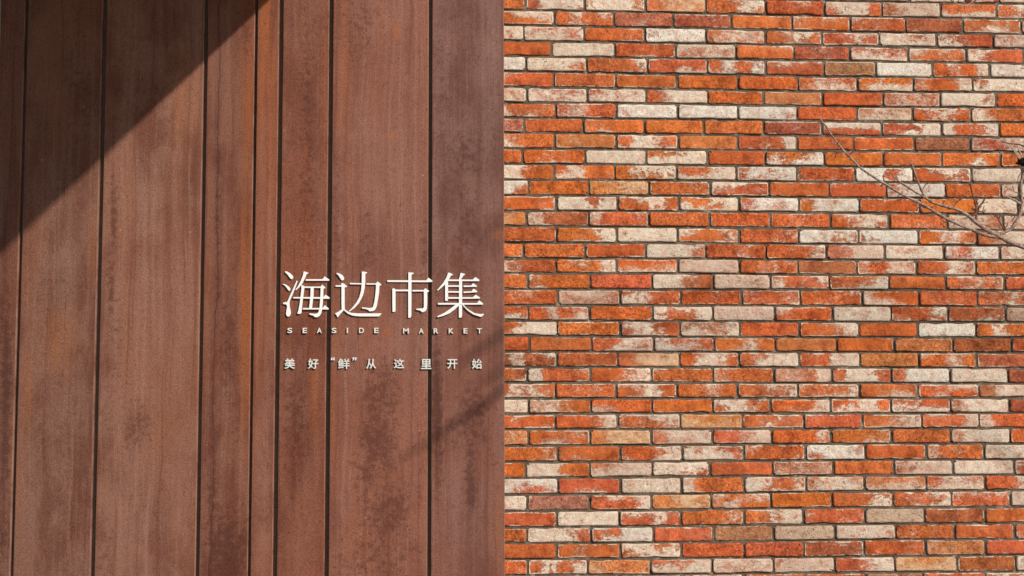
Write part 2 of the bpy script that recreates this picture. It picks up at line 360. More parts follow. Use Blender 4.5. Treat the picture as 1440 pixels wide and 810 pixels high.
# ------------------------------------------------------------------ brick wall
ROWS = """-1 C90,Rc,4444,4433|C548,Pc,3333,4433|C985,Cc,8888,8878|C1245,R,3443,4554|C1700,R,3434,5756;
0 A218,R,1010,0000|A675,C,3996,4996|A1152,C,5995,6995|B295,Y,4777,2575|B758,R,0069,2065|B1217,R,0361,0000|C335,R,7882,3881|C790,P,4788,3788|C1230,R,0020,6579|C1690,R,2740,4700;
1 A442,O,2898,0013|A905,R,1616,3621|A1368,P,2122,1430|B493,D,3232,0101|B965,R,1231,0111|C88,O,4165,3301|C520,R,4443,2300|C965,D,1132,2110|C1420,R,2232,2683|C1880,P,5566,5566;
2 A203,C,8777,7877|A675,R,6656,6876|A1150,R,0013,0032|B292,Ww,8999,7999|B755,R,2576,5654|B1198,R,0574,0463|C315,R,2465,1243|C760,R,8646,8889|C1200,R,5410,8630|C1660,P,5666,6777;
3 A422,O,0000,0000|A915,C,9989,9999|A1388,R,0011,0230|B525,R,8777,4465|B978,O,2355,0000|C85,D,0340,0130|C540,R,3432,8887|C990,R,7355,3121|C1440,R,6410,8300;
4 A220,Ww,9997,9999|A695,O,8888,9763|A1170,R,0007,0005|B305,R,2000,1186|B755,Rw,1806,3727|B1215,R,5753,0000|C290,B,3446,2223|C728,Ww,8999,7999|C1172,O,0708,0306|C1640,Ww,7952,6972;
5 A440,O,8110,5000|A920,R,1010,0000|B68,O,1000,0000|B545,O,2000,0000|B1010,O,0010,0000|C145,R,1433,3876|C580,O,3411,3989|C1040,O,4108,4117|C1500,C,3885,8988;
6 A230,R,5776,2676|A695,R,6656,8658|A1155,R,3757,8867|B310,R,2899,0699|B745,O,0000,0000|B1200,P,1111,1111|C345,O,0001,0223|C790,P,4554,4554|C1225,C,9986,9975|C1690,O,0000,0000;
7 A450,R,3104,9261|A925,R,3610,4710|B76,Ww,8999,7999|B540,Ww,8999,7998|B1005,Ww,9999,9997|C140,O,0000,0221|C575,P,3656,8887|C1030,O,4765,1461|C1490,R,6100,9410;
8 A210,P,3322,3322|A665,O,0000,0010|A1145,O,4100,3600|B278,O,1000,0000|B745,O,0000,0200|B1200,D,2232,1111|C335,R,8997,1210|C800,R,2449,2569|C1250,R,7348,8237|C1710,O,0000,0000;
9 A445,O,4400,8530|A925,Y,3322,4311|B80,O,3963,3974|B540,Y,0000,1300|B1005,R,0228,3427|C115,R,0001,0012|C590,O,0000,0000|C1022,B,3000,2000|C1480,D,5256,5166;
10 A195,R,0000,0000|A680,O,0330,0442|A1160,C,8999,8999|B308,O,2479,8896|B755,O,0000,0000|B1215,Ow,3118,7379|C345,O,0000,0011|C805,O,0001,0000|C1262,O,0142,0250|C1700,R,2222,2222;
11 A440,O,9930,9910|A915,O,2700,6802|B65,O,1778,2535|B530,R,2157,7588|B1000,Ww,5868,4759|C125,R,0000,0021|C578,Ww,9927,9948|C1035,O,0785,0053|C1430,C,7888,8888;
12 A240,W,8996,9930|A710,O,0000,0000|A1180,Y,2576,1465|B325,O,1233,0123|B785,R,8853,2232|B1255,R,0010,0120|C370,R,4312,0000|C830,Rw,3798,5889|C1262,O,0112,0132|C1400,P,6777,3777;
13 A455,O,1213,0013|A935,C,9937,9938|B85,O,4791,1081|B550,O,3269,8448|B1020,W,3869,4867|C160,W,3759,2989|C630,O,1310,0000|C1070,O,0000,0000|C1395,C,8877,8877|C1840,C,7777,7777;
14 A225,Y,6520,8620|A710,D,4211,7200|A1175,R,5014,5002|B325,R,0111,0121|B798,O,1011,0010|B1262,O,0421,0321|C390,O,3677,1474|C845,R,1000,3432|C1280,P,7864,5863|C1700,P,6666,6666;
15 A460,O,0000,0000|A930,O,0139,0339|B75,C,9999,8998|B555,R,7235,3125|B1018,R,0013,0053|C155,W,9866,8545|C620,W,6899,5899|C1072,Ow,0563,0472|C1530,C,0588,1388;
16 A203,O,0000,0034|A680,O,1110,0000|A1155,O,0000,0003|B292,C,9975,9983|B765,R,0050,2050|B1232,O,0246,0116|C355,P,1588,1488|C820,C,8689,8799|C1255,W,5389,6599|C1700,C,6898,8623;
17 A455,R,6300,7500|A925,R,2637,1128|B75,O,0011,5656|B555,P,7888,7877|B1012,O,1342,1453|C140,P,1111,1111|C605,R,5085,4076|C1068,R,1285,2375|C1530,R,0420,0310;
18 A235,R,0000,0000|A720,O,5001,5000|A1205,R,1111,0000|B350,C,9941,9831|B795,P,8767,8888|B1255,R,5136,7133|C390,R,2235,3379|C835,O,1000,0000|C1290,O,2454,2453|C1750,R,3000,0000;
19 A470,O,1430,0210|A955,Pw,6985,5565|B99,R,3510,8710|B570,O,1131,0320|B1030,R,4124,4225|C182,O,0124,0531|C625,O,4000,8730|C1080,R,1111,0330|C1540,R,3464,2453;
20 A240,O,0002,3795|A712,O,0725,0637|A1205,O,0000,0000|B350,O,7579,6127|B830,P,8889,8888|B1278,O,7422,3000|C408,C,9888,8888|C850,R,0048,5346|C1298,D,0012,2165|C1760,B,7777,7777;
21 A465,O,0289,3788|A955,O,2321,0110|B90,R,5841,4752|B560,D,5536,7648|B1022,O,0000,0013|C155,O,0458,0237|C615,O,0000,0000|C1070,Ww,8997,9698|C1530,O,1720,1820;
22 A245,O,0000,0000|A730,R,1211,0110|A1215,R,3375,1876|B360,Ow,6353,7853|B835,O,2271,3362|B1312,Y,0000,0000|C430,O,0001,0001|C892,Y,2221,0101|C1345,D,0000,0000|C1800,R,0000,0000;
23 A460,D,3816,2801|A935,R,0010,0001|B88,Y,0788,0799|B552,O,0884,1982|B1022,R,3468,1898|C165,R,1379,1198|C625,Y,2210,1000|C1072,O,6073,1081|C1530,D,1000,3000;
24 A230,O,1133,0244|A725,R,6015,8003|A1200,O,0156,0266|B350,R,3000,2000|B822,R,4000,5001|B1275,Pw,5628,4528|C410,R,2883,3882|C865,Ww,1999,4999|C1318,C,8888,8888|C1780,D,0000,0000;
25 A450,R,0862,4664|A922,R,1341,0220|B65,R,4580,0490|B540,O,0260,0240|B1012,R,0365,3235|C160,R,5345,2456|C618,O,1100,0485|C1090,O,3468,0600|C1550,P,1888,1888;
26 A240,C,8888,8888|A725,R,5710,5820|A1203,O,1000,6600|B348,O,0000,0000|B798,R,6752,3862|B1268,O,1017,0347|C408,O,2393,5894|C868,R,4500,6688|C1325,C,5888,4888|C1780,D,0000,0000;
27 A450,O,2422,2322|A935,O,1357,1027|B95,R,3579,2225|B580,Y,5234,6454|B1055,R,1435,0721|C185,R,4310,1000|C648,R,1167,3367|C1095,R,5436,0118|C1550,R,6100,7100;
28 A240,Y,4444,4444|A720,O,0135,1741|A1200,Y,2977,2768|B345,Pw,4899,3778|B808,R,1258,3468|B1270,O,1116,1114|C410,O,0003,0154|C870,R,2011,1001|C1340,C,6888,4888|C1800,O,0000,0000;
29 A465,O,1103,0025|A955,O,1000,3600|B110,O,0066,4057|B588,R,5654,8985|B1070,R,4012,2003|C205,Ww,8995,4998|C680,O,0000,0000|C1135,O,4242,6120|C1600,C,7777,7777;
30 A220,O,0000,0000|A715,O,9930,8940|A1205,P,2688,8888|B325,R,8898,7743|B812,R,0000,0000|B1285,P,4444,4444|C430,R,1000,0000|C890,P,5678,5688|C1365,C,8888,8888|C1820,R,5555,5555;
31 A470,Rw,7978,9436|A958,R,0000,1650|B105,C,7888,8888|B590,R,6000,7001|B1075,R,9726,9535|C200,R,4685,5887|C680,P,2222,6776|C1140,R,2864,4887|C1600,R,0279,0279;
32 A230,C,8888,8888|A715,B,4102,2522|A1200,R,1627,0008|B335,Y,3486,3484|B800,O,6148,5711|B1275,O,0000,0000|C420,R,0045,0046|C880,R,1636,1537|C1340,R,5555,0001|C1800,R,8777,8777;
33 A460,R,0000,0000|A945,C,8898,8888|B100,R,5773,2061|B588,R,0024,0134|B1055,R,2678,2277|C205,R,3022,3033|C668,B,7788,7787|C1140,D,1121,0000|C1600,R,0011,0011;
34 A228,R,0000,0000|A728,C,9983,9991|A1213,Rw,3397,5797|B355,R,1332,0013|B820,B,2110,2210|B1300,B,7888,8787|C440,C,8887,8885|C900,R,2322,2222|C1370,R,0231,0120|C1830,R,3333,3333;
35 A462,O,0000,0030|A955,R,0300,1500|B105,O,7935,4678|B590,O,1000,0000|B1058,R,0000,0000|C200,D,2233,1122|C675,R,1022,2213|C1140,P,4212,3211|C1600,R,0000,0000;
36 A235,O,0011,0024|A700,R,3725,2826|A1190,Y,5203,6414|B345,R,3557,8779|B820,P,8888,7577|B1295,P,5888,7888|C435,R,1277,1368|C920,Y,6336,8878|C1380,D,1000,1000|C1840,C,7777,7777;
37 A470,R,1213,1213|A955,O,1000,1000|B110,C,7777,7777|B590,R,5555,5555|B1070,R,2222,2222|C205,R,2222,2222|C655,B,4444,4444|C1140,R,3333,3333|C1610,R,5555,5555"""
SC_ = 5.5385
BED = {0:[(70,92,122,143),(190,210,240,262),(312,330,352,374),(430,450,467,490),(548,570,592,602),(670,688,710,716)],
132:[(62,70,95,103),(180,190,208,217),(295,310,322,333),(420,428,440,446),(540,548,562,567),(665,668,682,691),(785,790,805,808)],
264:[(175,178,190,205),(295,300,315,326),(420,425,435,447),(545,546,558,559),(660,663,675,680),(785,786,790,796)],
396:[(180,180,185,190),(298,302,308,312),(415,425,430,430),(540,543,545,548),(660,662,665,668),(780,783,786,788)],
528:[(175,172,172,168),(295,290,291,287),(415,415,410,405),(545,537,528,525),(670,665,654,651),(795,785,774,770)],
664:[(170,166,145,137),(300,290,272,265),(425,415,400,392),(550,543,523,517),(675,666,655,638),(800,792,778,770)]}
bed = {}
kk = 0
for y0, lst in BED.items():
    for r in lst:
        bed[kk] = [P(x, y0 + v/SC_) for x, v in zip((709, 940, 1180, 1440), r)]
        kk += 1
PITCHZ = (bed[0][1][1]-bed[36][1][1])/36
bed[-1] = [P(x, v/SC_) for x, v in zip((709, 940, 1180, 1440), (-48, -26, 3, 25))]
ZTOP, ZBOT = 4.1, 0.0
k = -2
while bed[k+1][0][1] < ZTOP:
    bed[k] = [(x, z+PITCHZ) for x, z in bed[k+1]]; k -= 1
KTOP = k+1
k = 37
while bed[k-1][0][1] > ZBOT + PITCHZ*1.2:
    bed[k] = [(x, z-PITCHZ) for x, z in bed[k-1]]; k += 1
KBOT = k-1
def bedz(k, x):
    b = bed[k]
    for i in range(3):
        if x < b[i+1][0] or i == 2:
            t = (x-b[i][0])/(b[i+1][0]-b[i][0])
            t = min(t, 1.35)
            return b[i][1]*(1-t) + b[i+1][1]*t

TINT = {'O': (0.60, 0.143, 0.043), 'R': (0.56, 0.133, 0.049), 'P': (0.53, 0.175, 0.092), 'D': (0.41, 0.110, 0.052),
        'Y': (0.61, 0.190, 0.068), 'B': (0.37, 0.150, 0.088), 'C': (0.54, 0.150, 0.062), 'W': (0.54, 0.130, 0.045)}
LIME = {'c': (0.800, 0.675, 0.535), 'w': (0.810, 0.750, 0.640)}
rnd = random.Random(11)

def parse_code(x):
    px = {'A': 700, 'B': 940, 'C': 1180}[x[0]] + float(x[1:])/SC_
    return px

def brick_geo(w, h, hl, hr, cls, wt, top, bot, r, fine=True):
    """front grid with worn arris and returns; centred on x, z from the bed; hl/hr: height at left/right.
       returns verts, faces, attribute dict"""
    nx, nz = (9, 5) if fine else (7, 4)
    if w < 0.16: nx = max(5, nx//2)
    ew, eh = 0.0055/w, 0.0050/hl
    US = [0, ew] + [ew+(1-2*ew)*i/(nx-2) for i in range(1, nx-2)] + [1-ew, 1]
    VS = [0, eh] + [eh+(1-2*eh)*i/(nz-2) for i in range(1, nz-2)] + [1-eh, 1]
    tint = Vector(TINT[cls]) * r.uniform(0.86, 1.12)
    tint.y *= r.uniform(0.9, 1.15); tint.z *= r.uniform(0.8, 1.1)
    lime = Vector(LIME[wt]) * r.uniform(0.88, 1.06)
    if cls == 'B': lime = Vector((0.60, 0.44, 0.31)) * r.uniform(0.9, 1.05)
    if cls == 'P': lime = Vector((0.72, 0.55, 0.43)) * r.uniform(0.92, 1.05)
    if cls == 'Y': lime = Vector((0.74, 0.49, 0.30))
    seed = Vector((r.uniform(-40, 40), r.uniform(-40, 40), r.uniform(-40, 40)))
    flat = sum(top+bot)/8.0
    soft = r.uniform(0.0, 1.0) ** 1.1
    if cls in 'PYD': soft = 0.4 + 0.6*soft
    pit = 0.0 if r.random() < 0.35 else r.uniform(0.3, 1.0)
    if cls in 'DB': pit = max(pit, 0.6)
    rimamt = r.uniform(0.25, 1.2)
    cc = [r.uniform(0.001, 0.005) for _ in range(4)]        # corner rounding
    if r.random() < 0.38: cc[r.randrange(4)] = r.uniform(0.006, 0.017)
    tilt = r.uniform(-0.0026, 0.0026)
    off = r.uniform(-0.0026, 0.0022)
    V, A = [], []
    def covat(u, v):
        def s(row):
            t = u*4 - 0.5
            t = min(max(t, 0), 3)
            i = min(int(t), 2); f = t-i
            f = f*f*(3-2*f)
            return (row[i]*(1-f)+row[i+1]*f)/9.0
        f = min(max((v-0.18)/0.64, 0), 1)
        return s(top)*f + s(bot)*(1-f)
    grid = [[0]*(nx+1) for _ in range(nz+1)]
    out = {}
    for j in range(nz+1):
        for i in range(nx+1):
            u, v = US[i], VS[j]
            hh = hl*(1-u) + hr*u
            x = (u-0.5)*w
            z = v*hh
            e = 0.0
            onx = i in (0, nx); onz = j in (0, nz)
            ix = iz = 0.0
            if onx: ix = 0.0010 + r.uniform(0, 0.0022)
            if onz: iz = 0.0010 + abs(r.gauss(0, 0.0013)) + (0.0025 if r.random() < 0.06 else 0)
            if onx and onz:
                c = cc[(1 if i else 0) + (2 if j else 0)]
                ix += c; iz += c*0.55
            if (i in (1, nx-1)) and onz: iz *= 0.6
            if i in (1, nx-1) and not onx: x += (1 if i == 1 else -1)*r.uniform(0.001, 0.003)
            if j in (1, nz-1) and not onz: z += (1 if j == 1 else -1)*r.uniform(0.001, 0.003)
            x += ix*(1 if i == 0 else -1) if onx else (r.uniform(-0.3, 0.3)*w/nx if 1 < i < nx-1 else 0.0)
            z += iz*(1 if j == 0 else -1) if onz else (r.uniform(-0.15, 0.15)*hh/nz if 1 < j < nz-1 else 0.0)
            dep = off + tilt*(u-0.5)*2 + r.uniform(-0.0007, 0.0007)
            if onx or onz: dep += r.uniform(0.0, 0.0012)
            grid[j][i] = len(V)
            V.append((x, dep, z))
            A.append((covat(u, v), 1.0 if (onx or onz) else 0.0))
            if onx or onz: out[(i, j)] = (x, z)
    F = []
    for j in range(nz):
        for i in range(nx):
            F.append((grid[j][i], grid[j][i+1], grid[j+1][i+1], grid[j+1][i]))
    ring = [(i, 0) for i in range(nx)] + [(nx, j) for j in range(nz)] + [(i, nz) for i in range(nx, 0, -1)] + [(0, j) for j in range(nz, 0, -1)]
    r0 = [grid[j][i] for i, j in ring]
    def addring(ex, ey):
        res = []
        for i, j in ring:
            x, z = out[(i, j)]
            dx = (-1 if i == 0 else (1 if i == nx else 0)); dz = (-1 if j == 0 else (1 if j == nz else 0))
            res.append(len(V))
            V.append((x+dx*ex, ey, z+dz*ex))
            A.append((A[grid[j][i]][0], 1.0))
        return res
    r1 = addring(0.0012, off+0.0026)
    r2 = addring(0.0014, 0.028)
    n = len(ring)
    for a, b in ((r0, r1), (r1, r2)):
        for i in range(n):
            q = (i+1) % n
            F.append((a[i], b[i], b[q], a[q]))
    at = {'tint': [tuple(tint)+(1,)]*len(V), 'lime': [tuple(lime)+(1,)]*len(V), 'seed': [tuple(seed)]*len(V),
          'cov': [a[0] for a in A], 'rim': [a[1] for a in A], 'pit': [pit]*len(V), 'soft': [soft]*len(V), 'rimamt': [rimamt]*len(V)}
    return V, F, at, [True]*(nx*nz)+[False]*(len(F)-nx*nz)

def make_mesh(name, V, F, at, smooth=True, flat_from=None):
    me = bpy.data.meshes.new(name)
    me.from_pydata(V, [], F)
    for key, val in at.items():
        if key in ('tint', 'lime', 'patina_shadow', 'ptint'):
            a = me.attributes.new(key, 'FLOAT_COLOR', 'POINT'); a.data.foreach_set('color', np.array(val, 'f').ravel())
        elif key == 'seed':
            a = me.attributes.new(key, 'FLOAT_VECTOR', 'POINT'); a.data.foreach_set('vector', np.array(val, 'f').ravel())
        else:
            a = me.attributes.new(key, 'FLOAT', 'POINT'); a.data.foreach_set('value', np.array(val, 'f').ravel())
    if smooth:
        me.polygons.foreach_set('use_smooth', [True]*len(me.polygons))
    if flat_from is not None:
        me.polygons.foreach_set('use_smooth', flat_from)
    me.update()
    return me

wall = empty('brick_wall', (XE, 0, 0))
tag(wall, 'weathered orange brick wall with patches of old whitewash, right of the rusty steel panels', 'brick wall')

bricks = []       # (visible size, x0, x1, row, cls, wt, top, bot)
seen = {}
for line in ROWS.split(';'):
    line = line.strip()
    if not line: continue
    ks, rest = line.split(' ', 1)
    k = int(ks)
    left = 694.0 if k >= 0 else 1130.0
    first = k >= 0
    if k == -1: seen[k] = [P(left, 5)[0], None]
    for tok in rest.split('|'):
        px, cls, top, bot = tok.split(',')
        wt = 'c'
        if len(cls) == 2: wt = cls[1]; cls = cls[0]
        if cls == 'W': wt = 'w'
        right = parse_code(px)
        yy = 14+21.8*k
        zc = bedz(k, 1.0)
        x0, x1 = P(left, yy)[0], P(right, yy)[0]
        vis = min(right, 1440) - max(left, 709)
        if k == -1: vis *= 0.2
        if k == 37: vis *= 0.1
        if k == 0: vis *= 0.9
        bricks.append([vis, x0, x1, k, cls, wt, [int(c) for c in top], [int(c) for c in bot]])
        left = right
    seen.setdefault(k, [None, None]); seen[k][1] = x1
# courses and ends outside the picture
palette = 'OOORRRRPCCCWWDYB'
def rand_brick(x0, x1, k):
    r = rnd
    cls = r.choice(palette)
    m = {'C': 8, 'W': 8}.get(cls, r.choice((0, 0, 1, 3, 4, 6)))
    dg = lambda: min(9, max(0, int(m + r.gauss(0, 2.2 if m else 0.8))))
    bricks.append([0, x0, x1, k, cls, 'w' if cls == 'W' else 'c', [dg() for _ in range(4)], [dg() for _ in range(4)]])
for k in range(KTOP+1, KBOT+1):
    if k in seen:
        x = seen[k][1]
        if seen[k][0] is not None:
            xx = seen[k][0]
            while xx > XE:
                rand_brick(xx-0.25, xx, k); xx -= 0.25
    else:
        x = XE - 0.05 - (0.12 if k % 2 else 0.0)
    while x < XR:
        wd = 0.25 + rnd.uniform(-0.01, 0.01)
        rand_brick(x, x+wd, k); x += wd
order = sorted(range(len(bricks)), key=lambda i: -bricks[i][0])
single = set(order[:300])
SV, SF, SA, SS = [], [], {}, []
for i, (vis, x0, x1, k, cls, wt, top, bot) in enumerate(bricks):
    r = random.Random(1000+i)
    j0 = 0.0042 + r.uniform(-0.0016, 0.0020); j1 = 0.0042 + r.uniform(-0.0016, 0.0020)
    a, b = x0+j0, x1-j1
    if b-a < 0.03: continue
    zb0, zb1 = bedz(k, a), bedz(k, b)
    zt0, zt1 = bedz(k-1, a), bedz(k-1, b)
    lo = 0.0022 + r.uniform(-0.0006, 0.0006); hi = 0.0072 + r.uniform(-0.0014, 0.0012)
    h0, h1 = zt0-zb0-lo-hi, zt1-zb1-lo-hi
    V, F, at, sm_ = brick_geo(b-a, 0, h0, h1, cls, wt, top, bot, r, fine=i in single or vis > 0)
    ang = math.atan2(zb1-zb0, b-a)
    # shear the bed line into the brick so that it stays plumb
    V = [(x, y, z + math.tan(ang)*x) for x, y, z in V]
    cx, cz = (a+b)/2, (zb0+zb1)/2+lo
    if i in single:
        o = link('brick', make_mesh('brick', V, F, at, flat_from=sm_), MB, wall, (cx-XE, 0, cz))
    else:
        n = len(SV); SS += sm_
        SV += [(x+cx-XE, y, z+cz) for x, y, z in V]
        SF += [tuple(q+n for q in f) for f in F]
        for kx, v in at.items(): SA.setdefault(kx, []).extend(v)
tag(link('outer_bricks', make_mesh('outer_bricks', SV, SF, SA, flat_from=SS), MB, wall), kind='stuff')

# mortar bed behind and between the bricks
x0m, x1m, z0m, z1m = XE-0.12, XR-0.01, 0.0, bed[KTOP][0][1]+0.02
nx, nz = int((x1m-x0m)/0.012), int((z1m-z0m)/0.009)
gx = np.linspace(x0m, x1m, nx+1); gz = np.linspace(z0m, z1m, nz+1)
rs = np.random.RandomState(3)
Y = 0.0068 + rs.normal(0, 0.0009, (nz+1, nx+1))
big = rs.normal(0, 1, (nz//6+2, nx//6+2))
Y += np.kron(big, np.ones((6, 6)))[:nz+1, :nx+1]*0.0010
XX, ZZ = np.meshgrid(gx, gz)
V = np.stack([XX-XE, Y, ZZ], -1).reshape(-1, 3)
idx = np.arange((nz+1)*(nx+1)).reshape(nz+1, nx+1)
F = np.stack([idx[:-1, :-1], idx[:-1, 1:], idx[1:, 1:], idx[1:, :-1]], -1).reshape(-1, 4)
me = bpy.data.meshes.new('mortar')
me.vertices.add(len(V)); me.vertices.foreach_set('co', V.astype('f').ravel())
me.loops.add(F.size); me.loops.foreach_set('vertex_index', F.ravel().astype('i'))
me.polygons.add(len(F)); me.polygons.foreach_set('loop_start', np.arange(0, F.size, 4, dtype='i'))
me.polygons.foreach_set('use_smooth', [True]*len(F))
me.update(); me.validate()
link('mortar', me, MM, wall)
bm = bmesh.new(); box_bm(bm, -0.12, XR-XE, 0.03, 0.30, 0.0, z1m)
link('wall_core', bm_mesh('wall_core', bm), MCONC, wall)

# ------------------------------------------------------------------ weathering-steel cladding
D7 = 0.07
def seam(xt, xb):
    return (P(xt, 0, D7)[0] + P(xb, 810, D7)[0])/2
S = [seam(a, b) for a, b in ((38, 16), (148, 129.5), (290.5, 277), (361, 350), (395.5, 386.5), (466, 459), (605.5, 603.5))]
GW = [4.6, 6.0, 5.4, 4.0, 6.0, 6.0, 5.0]
XL = P(1.6, 0, D7)[0]
XCAN, ZCAN = P(180, 189.5, D7)
XCAN += 1.06; ZCAN += 1.06*1.005
edges = [XL] + S + [XE]
# blotches read from the photograph: x, y, half width, half height, channel (0 dark, 1 orange, 2 pale), amount; a dark one low on the last panel is partly painted branch shadow
BL = """376 60 10 110 1 .9|378 190 7 90 1 .6|379 300 3 120 2 1|370 470 5 60 1 .35|372 640 9 160 2 .7|350 180 8 140 1 .75|348 430 9 150 1 .95|343 560 6 60 1 .4|
318 60 14 60 2 .3|306 330 4 120 0 .5|320 480 12 60 0 .45|335 560 8 60 0 .25|320 780 28 60 0 .75|300 700 8 80 0 .4|345 45 10 40 0 .35|310 640 10 20 2 .5|
432 200 9 170 0 .45|430 300 5 90 1 .55|434 420 4 60 1 .4|441 545 5 50 1 .7|404 420 6 60 1 .3|418 600 16 60 0 .55|412 670 4 60 0 .5|443 540 3 24 2 1.2|440 640 12 30 2 .3|425 740 20 60 2 .35|456 120 5 120 1 .3|420 40 20 40 2 .35|
500 30 30 60 0 .30|484 90 8 100 1 .35|560 270 40 100 2 .45|515 350 9 50 0 .45|555 370 6 40 0 .25|473 320 5 90 0 .4|598 340 6 60 0 .4|470 560 5 120 1 .35|535 560 26 50 0 .60|532 620 24 50 0 .75|515 670 20 30 0 .5|545 720 30 40 0 .6|530 790 50 40 0 .4|590 640 10 70 0 .2|575 480 30 50 2 .4|500 760 20 30 1 .15|
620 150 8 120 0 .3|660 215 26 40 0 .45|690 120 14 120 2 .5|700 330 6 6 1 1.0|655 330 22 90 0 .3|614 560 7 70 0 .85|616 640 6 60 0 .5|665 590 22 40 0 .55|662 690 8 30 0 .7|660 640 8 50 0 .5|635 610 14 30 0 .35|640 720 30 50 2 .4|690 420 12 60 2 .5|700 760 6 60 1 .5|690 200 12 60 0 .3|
200 300 50 60 2 .3|230 420 50 70 2 .55|160 300 6 60 0 .55|156 400 5 50 0 .6|163 480 10 60 0 .3|152 620 8 60 0 .3|195 600 18 30 0 .5|235 430 25 40 0 .15|262 150 20 60 1 .35|272 250 4 70 0 .35|210 700 40 60 2 .4|150 790 12 60 0 .35|200 570 20 60 2 .3|
90 420 12 90 2 .7|62 400 10 80 2 .5|85 480 20 40 1 .5|40 550 6 50 1 .4|50 640 40 90 2 .4|130 350 6 50 1 .3|100 600 20 60 2 .4|28 680 5 60 1 .25|75 720 20 20 0 .2|
8 520 8 110 0 .75|8 640 8 60 0 .6|16 620 3 60 1 .5|4 760 8 60 0 .4|110 100 20 120 0 .25|190 120 60 100 0 .15|180 60 8 90 1 .1|320 160 10 60 2 .25|550 190 6 4 1 .4|557 45 3 8 1 .8|
545 466 4 6 1 .9|567 466 3 4 1 .5|583 466 4 4 1 .4|600 467 3 4 1 .6|636 466 5 5 1 .7|660 466 3 4 1 .4|486 468 4 5 1 .5|500 466 3 4 1 .4|425 467 3 3 1 .5|443 466 3 5 1 .5"""
bl = np.array([[float(q) for q in b.split()] for b in BL.replace('\n', '').split('|') if b.strip()])

clad = empty('steel_cladding', (XL, 0, 0))
tag(clad, 'tall rusty reddish brown weathering steel panels with dark vertical joints, carrying the white lettering', 'metal cladding')
ZP0 = 0.04
PT = [(1.08, 0.96, 0.868), (1.22, 1.117, 0.98), (1.44, 1.323, 1.164), (1.22, 0.96, 0.776), (1.38, 1.058, 0.832), (1.25, 0.921, 0.72), (1.48, 1.284, 1.203), (1.22, 1.098, 1.104)]
for i in range(8):
    a = edges[i] + (GW[i-1]/2/340 if i else 0)
    b = edges[i+1] - (GW[i]/2/340 if i < 7 else 0)
    nx = max(6, int((b-a)/0.008)); nz = 250
    xs = np.concatenate([[a, a+0.0016, a+0.0034], np.linspace(a, b, nx+1)[1:-1], [b-0.0034, b-0.0016, b]])
    zs = np.concatenate([[ZP0, ZP0+0.002], np.linspace(ZP0, ZCAN-0.01, nz)[1:-1], [ZCAN-0.012, ZCAN-0.010]])
    X, Z = np.meshgrid(xs, zs)
    rsx = np.random.RandomState(20+i)
    # slight oil-canning of the sheet
    u = (X-a)/(b-a)
    ph = rsx.uniform(0, 6.3, 4)
    Yp = -D7 + 0.0009*np.sin(math.pi*u)*np.sin(Z*1.3+ph[0]) + 0.0005*np.sin(2*math.pi*u+ph[1])*np.sin(Z*2.9+ph[2])*np.sin(math.pi*u)
    ed = np.zeros_like(X)
    ed[:, [0, -1]] = 1; ed[:, [1, -2]] = 0.8
    Yp[:, [0, -1]] += 0.0016; Yp[:, [1, -2]] += 0.0003
    # photo position of each vertex, for the stains and the painted shadow
    vx, vy, vz = X, Yp+DIST, Z-WORLD_Z
    d = vx*FWD.x+vy*FWD.y+vz*FWD.z
    px = 720+FPX*(vx*RIGHT.x+vy*RIGHT.y+vz*RIGHT.z)/d
    py = 405-FPX*(vx*UP.x+vy*UP.y+vz*UP.z)/d
    pat = np.zeros(X.shape+(4,)); pat[..., 3] = 1
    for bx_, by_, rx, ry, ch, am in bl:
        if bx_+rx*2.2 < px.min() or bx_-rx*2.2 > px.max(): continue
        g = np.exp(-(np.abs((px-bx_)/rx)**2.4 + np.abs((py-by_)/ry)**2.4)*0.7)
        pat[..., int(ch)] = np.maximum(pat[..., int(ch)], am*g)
    # edges of some sheets rust darker
    nzz, nxx = X.shape
    V = np.stack([X-XL, Yp, Z], -1).reshape(-1, 3)
    idx = np.arange(nzz*nxx).reshape(nzz, nxx)
    F = [tuple(f) for f in np.stack([idx[:-1, :-1], idx[:-1, 1:], idx[1:, 1:], idx[1:, :-1]], -1).reshape(-1, 4).tolist()]
    V = V.tolist()
    n = len(V)
    per = list(idx[0, :]) + list(idx[1:, -1]) + list(idx[-1, -2::-1]) + list(idx[-2:0:-1, 0])
    back = []
    for q in per:
        back.append(len(V)); V.append([V[q][0], -D7+0.034, V[q][2]])
    m = len(per)
    for q in range(m):
        F.append((int(per[q]), back[q], back[(q+1) % m], int(per[(q+1) % m])))
    patl = pat.reshape(-1, 4).tolist() + [pat.reshape(-1, 4)[q].tolist() for q in per]
    edl = ed.ravel().tolist() + [0.4]*m
    seed = (rsx.uniform(-30, 30), rsx.uniform(-30, 30), rsx.uniform(-30, 30))
    me = make_mesh('panel', V, F, {'patina_shadow': patl, 'edge': edl, 'seed': [seed]*len(V), 'ptint': [PT[i]+(1,)]*len(V)})
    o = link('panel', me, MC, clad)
    o['label'] = ['narrow steel panel at the left end, mostly in shade', 'rusty panel with pale vertical streaks', 'widest steel panel crossed by the shadow edge',
                  'panel with a bright orange run down its right side', 'narrowest panel, orange at the top with a pale streak', 'panel with orange brown runs behind the first character',
                  'broad panel behind the two middle characters, darkly blotched below', 'last panel, next to the brick wall'][i]
box_obj('backing', MDARK, clad, 0.0, XE-XL-0.004, -0.044, 0.02, 0.0, ZCAN)
bk = bpy.data.objects['backing']

# the plain wall beyond the left end of the cladding
tag(box_obj('plain_wall', MCONC, None, XL-2.5, XL-0.001, 0.0, 0.3, 0.0, 3.6), 'pale grey rendered wall, a sliver at the left edge beside the rusty panels', 'wall')

